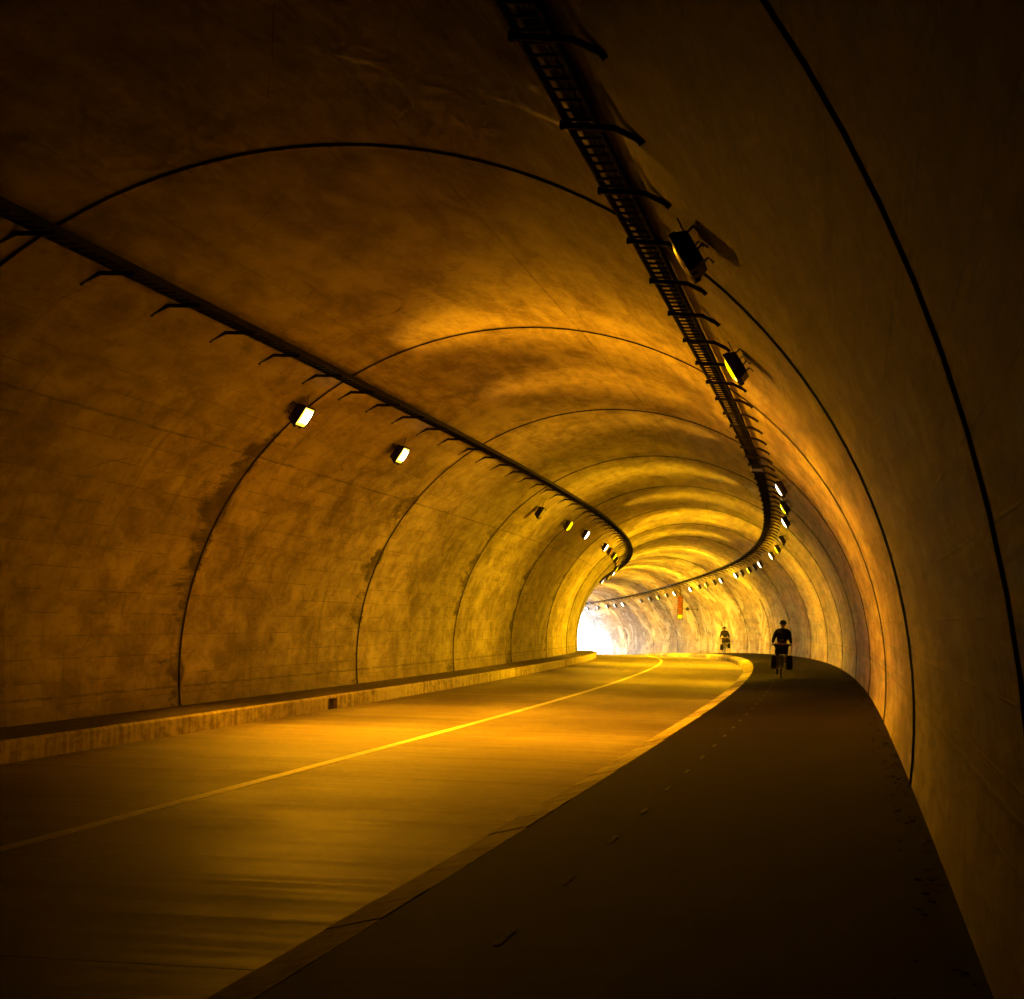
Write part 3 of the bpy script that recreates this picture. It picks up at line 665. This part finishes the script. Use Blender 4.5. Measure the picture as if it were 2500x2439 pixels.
# ------------------------------------------------------------------ cyclists
def skin_mesh(name, verts, edges, mat, parent, root=0, sub=2):
    me = bpy.data.meshes.new(name); me.from_pydata([v[:3] for v in verts], edges, []); me.materials.append(mat)
    o = link(name, me, parent)
    m = o.modifiers.new('skin', 'SKIN'); m.use_smooth_shade = True
    if not me.skin_vertices: 
        bpy.context.view_layer.objects.active = o
    for i, v in enumerate(verts):
        r = v[3]; me.skin_vertices[0].data[i].radius = (r if isinstance(r, tuple) else (r, r))
        me.skin_vertices[0].data[i].use_root = (i == root)
    q = o.modifiers.new('subdiv', 'SUBSURF'); q.levels = sub; q.render_levels = sub
    return o
def cyclist(s, u, h, who, tan, lean, hgt):
    rz = th_at(s); base = W(s, u, h)
    B = thing('bicycle', 'dark touring bicycle ridden by the %s' % who, 'bicycle', base, rz, 'touring bicycles on the right walkway')
    R_ = 0.345
    for y in (-0.50, 0.55):
        wl = MB(); wl.torus((0, 0, 0), R_-0.018, 0.019); wo = build(wl, 'wheel', M_rubber, B, (0, y, R_), smooth=True)
        rm = MB(); rm.torus((0, 0, 0), R_-0.048, 0.012); build(rm, 'rim', M_alu, wo, smooth=True)
        sp = MB()
        for k_ in range(18):
            a = 2*math.pi*k_/18; sp.tube([(0.02*(-1)**k_, 0, 0), (0, (R_-0.05)*math.cos(a), (R_-0.05)*math.sin(a))], 0.0015, 4)
        q = build(sp, 'spokes', M_alu, wo); q['kind'] = 'stuff'
        hu = MB(); hu.tube([(-0.05, 0, 0), (0.05, 0, 0)], 0.022, 10); build(hu, 'hub', M_alu, wo)
    f = MB(); bb = (0, -0.06, 0.29); st = (0, -0.22, 0.82); hd = (0, 0.36, 0.86); hl = (0, 0.40, 0.72)
    f.tube([bb, st], 0.016); f.tube([(0, -0.19, 0.76), hd], 0.015); f.tube([bb, hl], 0.018); f.tube([hd, hl], 0.019)
    for sx in (-1, 1):
        f.tube([bb, (sx*0.055, -0.50, R_)], 0.010); f.tube([(0, -0.21, 0.76), (sx*0.055, -0.50, R_)], 0.009)
    build(f, 'frame', M_frame, B, smooth=True)
    f = MB(); f.tube([hl, (0, 0.44, 0.66)], 0.016)
    for sx in (-1, 1): f.tube([(sx*0.03, 0.43, 0.68), (sx*0.055, 0.50, 0.45), (sx*0.055, 0.55, R_)], 0.010)
    build(f, 'fork', M_frame, B, smooth=True)
    f = MB(); f.tube([hd, (0, 0.40, 1.00)], 0.014); f.tube([(-0.29, 0.30, 1.02), (-0.14, 0.40, 1.01), (0.14, 0.40, 1.01), (0.29, 0.30, 1.02)], 0.013)
    f.tube([(-0.30, 0.28, 1.02), (-0.24, 0.33, 1.02)], 0.018); f.tube([(0.30, 0.28, 1.02), (0.24, 0.33, 1.02)], 0.018); build(f, 'handlebar', M_frame, B, smooth=True)
    f = MB(); f.tube([st, (0, -0.24, 0.93)], 0.013); f.ell((0, -0.28, 0.95), (0.075, 0.13, 0.03)); f.ell((0, -0.14, 0.95), (0.03, 0.09, 0.022)); build(f, 'saddle', M_short, B, smooth=True)
    f = MB()
    for sx in (-1, 1):
        f.tube([(sx*0.06, -0.22, 0.70), (sx*0.065, -0.72, 0.72)], 0.006); f.tube([(sx*0.065, -0.50, R_), (sx*0.065, -0.62, 0.71)], 0.006); f.tube([(sx*0.065, -0.50, R_), (sx*0.065, -0.42, 0.71)], 0.006)
    for k_ in range(4): f.tube([(-0.065, -0.3-0.13*k_, 0.71), (0.065, -0.3-0.13*k_, 0.71)], 0.005)
    build(f, 'rear_rack', M_frame, B)
    f = MB(); f.tube([(-0.09, -0.06, 0.29), (0.09, -0.06, 0.29)], 0.012); f.tube([(-0.09, -0.06, 0.29), (-0.09, -0.05, 0.12)], 0.010); f.tube([(0.09, -0.06, 0.29), (0.09, -0.07, 0.46)], 0.010)
    f.box((-0.14, -0.05, 0.115), (0.09, 0.08, 0.018)); f.box((0.14, -0.07, 0.465), (0.09, 0.08, 0.018)); f.torus((0.06, -0.06, 0.29), 0.085, 0.006, 24, 5); build(f, 'crankset', M_alu, B)
    for y in (-0.50, 0.55):
        f = MB(); 
        for k_ in range(8):
            a0 = math.radians(20+140*k_/8); a1 = math.radians(20+140*(k_+1)/8); r = R_+0.022
            f.add([(sx*0.026, y+r*math.cos(a), R_+r*math.sin(a)) for a in (a0, a1) for sx in (-1, 1)], [(0, 1, 3, 2)])
        me = f.mesh('mudguard', M_frame); mo = link('mudguard', me, B); m = mo.modifiers.new('thick', 'SOLIDIFY'); m.thickness = 0.003
    # luggage
    def bag(c, size, name, lab, cat, seed):
        mb = MB(); x, y, z = size; nz = 7; ny = 9
        for j in range(nz):
            f_ = j/(nz-1); bul = 1.0 - 0.25*f_**2 - 0.18*(1-f_)**3
            for i in range(4*ny):
                a = 2*math.pi*i/(4*ny); ca, sa = math.cos(a), math.sin(a); p = 0.55
                rx = math.copysign(abs(ca)**p, ca)*x/2*bul; ry = math.copysign(abs(sa)**p, sa)*y/2*(1-0.1*f_)
                wv = 1 + 0.03*math.sin(seed+5*a+3*f_)
                mb.v.append((rx*wv, ry*wv, z*(f_-0.5)))
        m_ = 4*ny
        for j in range(nz-1):
            for i in range(m_): mb.f.append((j*m_+i, j*m_+(i+1) % m_, (j+1)*m_+(i+1) % m_, (j+1)*m_+i)); mb.mi.append(0); mb.uv.append([(0, 0)]*4)
        for j in (0, nz-1): mb.f.append(tuple(j*m_+i for i in range(m_))); mb.mi.append(0); mb.uv.append([(0, 0)]*m_)
        wloc = Matrix.Rotation(rz, 3, 'Z') @ Vector(c)
        T = thing(name, lab, cat, (base[0]+wloc.x, base[1]+wloc.y, base[2]+wloc.z), rz)
        build(mb, 'bag_body', M_bag, T, smooth=True)
        fl = MB(); fl.box((0, 0, z/2+0.005), (x*0.78, y*0.9, 0.05), None, 0.85); build(fl, 'flap', M_bag, T)
        for sy in (-0.25, 0.25):
            stp = MB(); stp.box((0, y*sy, z/2+0.034), (x*0.8, 0.03, 0.008)); build(stp, 'strap', M_short, T)
    return B, base, rz, bag
def rider(base, rz, label, lean, tan, sway):
    Pn = thing('person', label, 'person', base, rz)
    k = lean
    pel = (0.0, -0.24, 1.03); wai = (sway*0.3, -0.18+0.02*k, 1.20); che = (sway*0.7, -0.02+0.1*k, 1.40-0.05*k); shc = (sway, 0.03+0.12*k, 1.50-0.06*k); nek = (sway, 0.07+0.14*k, 1.575-0.07*k)
    hed = (sway, 0.12+0.15*k, 1.69-0.08*k)
    V = [pel+((0.145, 0.115),), wai+((0.125, 0.10),), che+((0.165, 0.115),), shc+(0.085,), nek+(0.050,), hed[:2]+(hed[2]-0.03, 0.055)]
    E = [(0, 1), (1, 2), (2, 3), (3, 4), (4, 5)]
    for sx in (-1, 1):
        i = len(V); sh = (sway+sx*0.185, che[1]+0.03, shc[2]-0.035); el = (sx*0.25, 0.10, 1.24-0.03*k); wr = (sx*0.285, 0.255, 1.065)
        V += [sh+(0.062,), el+(0.043,), wr+(0.028,), (sx*0.28, 0.30, 1.045, 0.030)]; E += [(3, i), (i, i+1), (i+1, i+2), (i+2, i+3)]
    for sx, kn, an, toe in ((-1, (-0.13, 0.05, 0.62), (-0.13, -0.10, 0.21), (-0.14, 0.02, 0.15)), (1, (0.14, 0.16, 0.84), (0.13, -0.12, 0.55), (0.14, 0.0, 0.50))):
        i = len(V); V += [(sx*0.10, -0.18, 0.96, 0.095), kn+(0.058,), ((kn[0]+an[0])/2, (kn[1]+an[1])/2-0.02, (kn[2]+an[2])/2+0.04, 0.056), an+(0.034,), toe+(0.030,)]
        E += [(0, i), (i, i+1), (i+1, i+2), (i+2, i+3), (i+3, i+4)]
    skin_mesh('body', V, E, M_skin, Pn)
    # jacket and shorts follow the body a little further out
    J = [(0.0, -0.235, 1.06, (0.155, 0.125)), wai+((0.165, 0.125),), che+((0.20, 0.14),), shc+(0.105,)]
    JE = [(0, 1), (1, 2), (2, 3)]
    for sx in (-1, 1):
        i = len(J); J += [(sway+sx*0.19, che[1]+0.03, shc[2]-0.035, 0.076), (sx*0.25, 0.10, 1.24-0.03*k, 0.066), (sx*0.288, 0.235, 1.09, 0.042)]; JE += [(3, i), (i, i+1), (i+1, i+2)]
    skin_mesh('jacket', J, JE, M_shirt, Pn)
    H_ = [(0.0, -0.24, 1.04, (0.165, 0.135))]; HE = []
    for sx, kn in ((-1, (-0.13, 0.00, 0.70)), (1, (0.14, 0.09, 0.86))):
        i = len(H_); H_ += [(sx*0.105, -0.18, 0.955, 0.108), kn+(0.078,)]; HE += [(0, i), (i, i+1)]
    skin_mesh('shorts', H_, HE, M_short, Pn)
    if tan:                                              # light on the left shoulder blade, painted as a paler patch
        f = MB(); f.ell((sway-0.075, che[1]-0.118, 1.40), (0.10, 0.035, 0.10)); build(f, 'lit_jacket_patch', M_tan, Pn, smooth=True)
        f = MB(); f.box((0.0, -0.345, 1.185), (0.11, 0.012, 0.018)); build(f, 'reflective_band', M_skin, Pn)
    # head
    hd_ = MB(); hd_.ell(hed, (0.076, 0.098, 0.118), 18, 12, lambda p: (p[0]*(1-0.18*max(0, -p[2]/0.118)), p[1], p[2]))
    for sx in (-1, 1): hd_.ell((hed[0]+sx*0.078, hed[1]-0.005, hed[2]-0.012), (0.011, 0.020, 0.030), 8, 6)
    hd_.ell((hed[0], hed[1]+0.104, hed[2]-0.02), (0.013, 0.020, 0.024), 8, 6)
    hb = build(hd_, 'head', M_skin, Pn, smooth=True)
    ey = MB()
    for sx in (-1, 1): ey.ell((hed[0]+sx*0.030, hed[1]+0.086, hed[2]+0.005), (0.011, 0.010, 0.008), 8, 6)
    ey.box((hed[0], hed[1]+0.094, hed[2]-0.055), (0.044, 0.008, 0.008)); build(ey, 'face', M_short, hb)
    he = MB(); b = 0
    hc_ = (hed[0], hed[1]-0.01, hed[2]+0.035)
    nu, nv = 20, 7
    for j in range(nv+1):
        ph = (math.pi*0.56)*j/nv
        for i in range(nu):
            t = 2*math.pi*i/nu; rid = 1+0.035*(1 if (i % 4) < 2 else -1)*math.sin(ph)
            he.v.append((hc_[0]+0.098*rid*math.sin(ph)*math.cos(t), hc_[1]+0.135*rid*math.sin(ph)*math.sin(t), hc_[2]+0.098*math.cos(ph)))
    for j in range(nv):
        for i in range(nu): he.f.append((j*nu+i, j*nu+(i+1) % nu, (j+1)*nu+(i+1) % nu, (j+1)*nu+i)); he.mi.append(0); he.uv.append([(0, 0)]*4)
    ho = build(he, 'helmet', M_helm, Pn); m = ho.modifiers.new('thick', 'SOLIDIFY'); m.thickness = 0.015
    vz = MB(); vz.box((hc_[0], hc_[1]+0.145, hc_[2]+0.0), (0.12, 0.06, 0.012)); build(vz, 'visor', M_helm, ho)
    for sx in (-1, 1):                                   # hands closed on the grips
        f = MB(); f.ell((sx*0.275, 0.295, 1.048), (0.040, 0.045, 0.020), 10, 7)
        for q in range(4):
            x = sx*(0.243+0.021*q); y0 = 0.325-0.010*q; L_ = (0.9, 1.0, 0.95, 0.78)[3-q]
            f.tube([(x, y0-0.01, 1.052), (x, y0+0.028*L_, 1.046), (x, y0+0.034*L_, 1.018), (x, y0+0.008, 1.000)], [0.0095, 0.009, 0.008, 0.0065], 6)
        f.tube([(sx*0.250, 0.285, 1.045), (sx*0.232, 0.305, 1.025), (sx*0.232, 0.322, 1.004)], [0.011, 0.010, 0.008], 6)
        build(f, 'hand', M_skin, Pn, smooth=True)
    for c in ((-0.14, -0.02, 0.15), (0.14, -0.04, 0.50)):
        f = MB(); f.ell((c[0], c[1], c[2]), (0.045, 0.135, 0.040), 12, 8, lambda p: (p[0]*(1+0.25*p[1]/0.135), p[1], max(p[2], -0.022))); build(f, 'shoe', M_shoe, Pn, smooth=True)
    return Pn
_hw = lambda u: RKH + (RBH-RKH)*0.9*(u-RKX)/(4.9-RKX)
B, base, rz, bag = cyclist(62.4, 3.40, _hw(3.40), 'nearer cyclist', True, 0.6, 1.75)
rider(base, rz, 'nearer cyclist seen from behind in dark clothes and black helmet, riding on the walkway', 0.35, True, 0.02)
bag((-0.23, -0.50, 0.48), (0.19, 0.34, 0.36), 'pannier', 'dark pannier on the left of the nearer cyclist\'s rear wheel', 'pannier', 1)
bag((0.25, -0.50, 0.48), (0.22, 0.36, 0.40), 'pannier', 'bulky dark pannier on the right of the nearer cyclist\'s rear wheel', 'pannier', 2)
bag((0.0, -0.56, 0.86), (0.44, 0.30, 0.22), 'duffel_bag', 'dark duffel strapped across the nearer bicycle\'s rear rack', 'bag', 3)
B, base, rz, bag = cyclist(131.0, 3.05, _hw(3.05), 'farther cyclist', False, 0.5, 1.8)
rider(base, rz, 'farther cyclist in dark clothes riding round the bend on the walkway', 0.55, False, -0.03)
bag((-0.22, -0.50, 0.42), (0.26, 0.34, 0.34), 'pannier', 'dark pannier low on the left of the farther bicycle', 'pannier', 4)
bag((0.24, -0.50, 0.52), (0.22, 0.34, 0.30), 'pannier', 'dark pannier on the right of the farther bicycle', 'pannier', 5)
bag((0.08, -0.56, 0.84), (0.50, 0.30, 0.22), 'duffel_bag', 'dark load strapped on the farther bicycle\'s rack', 'bag', 6)
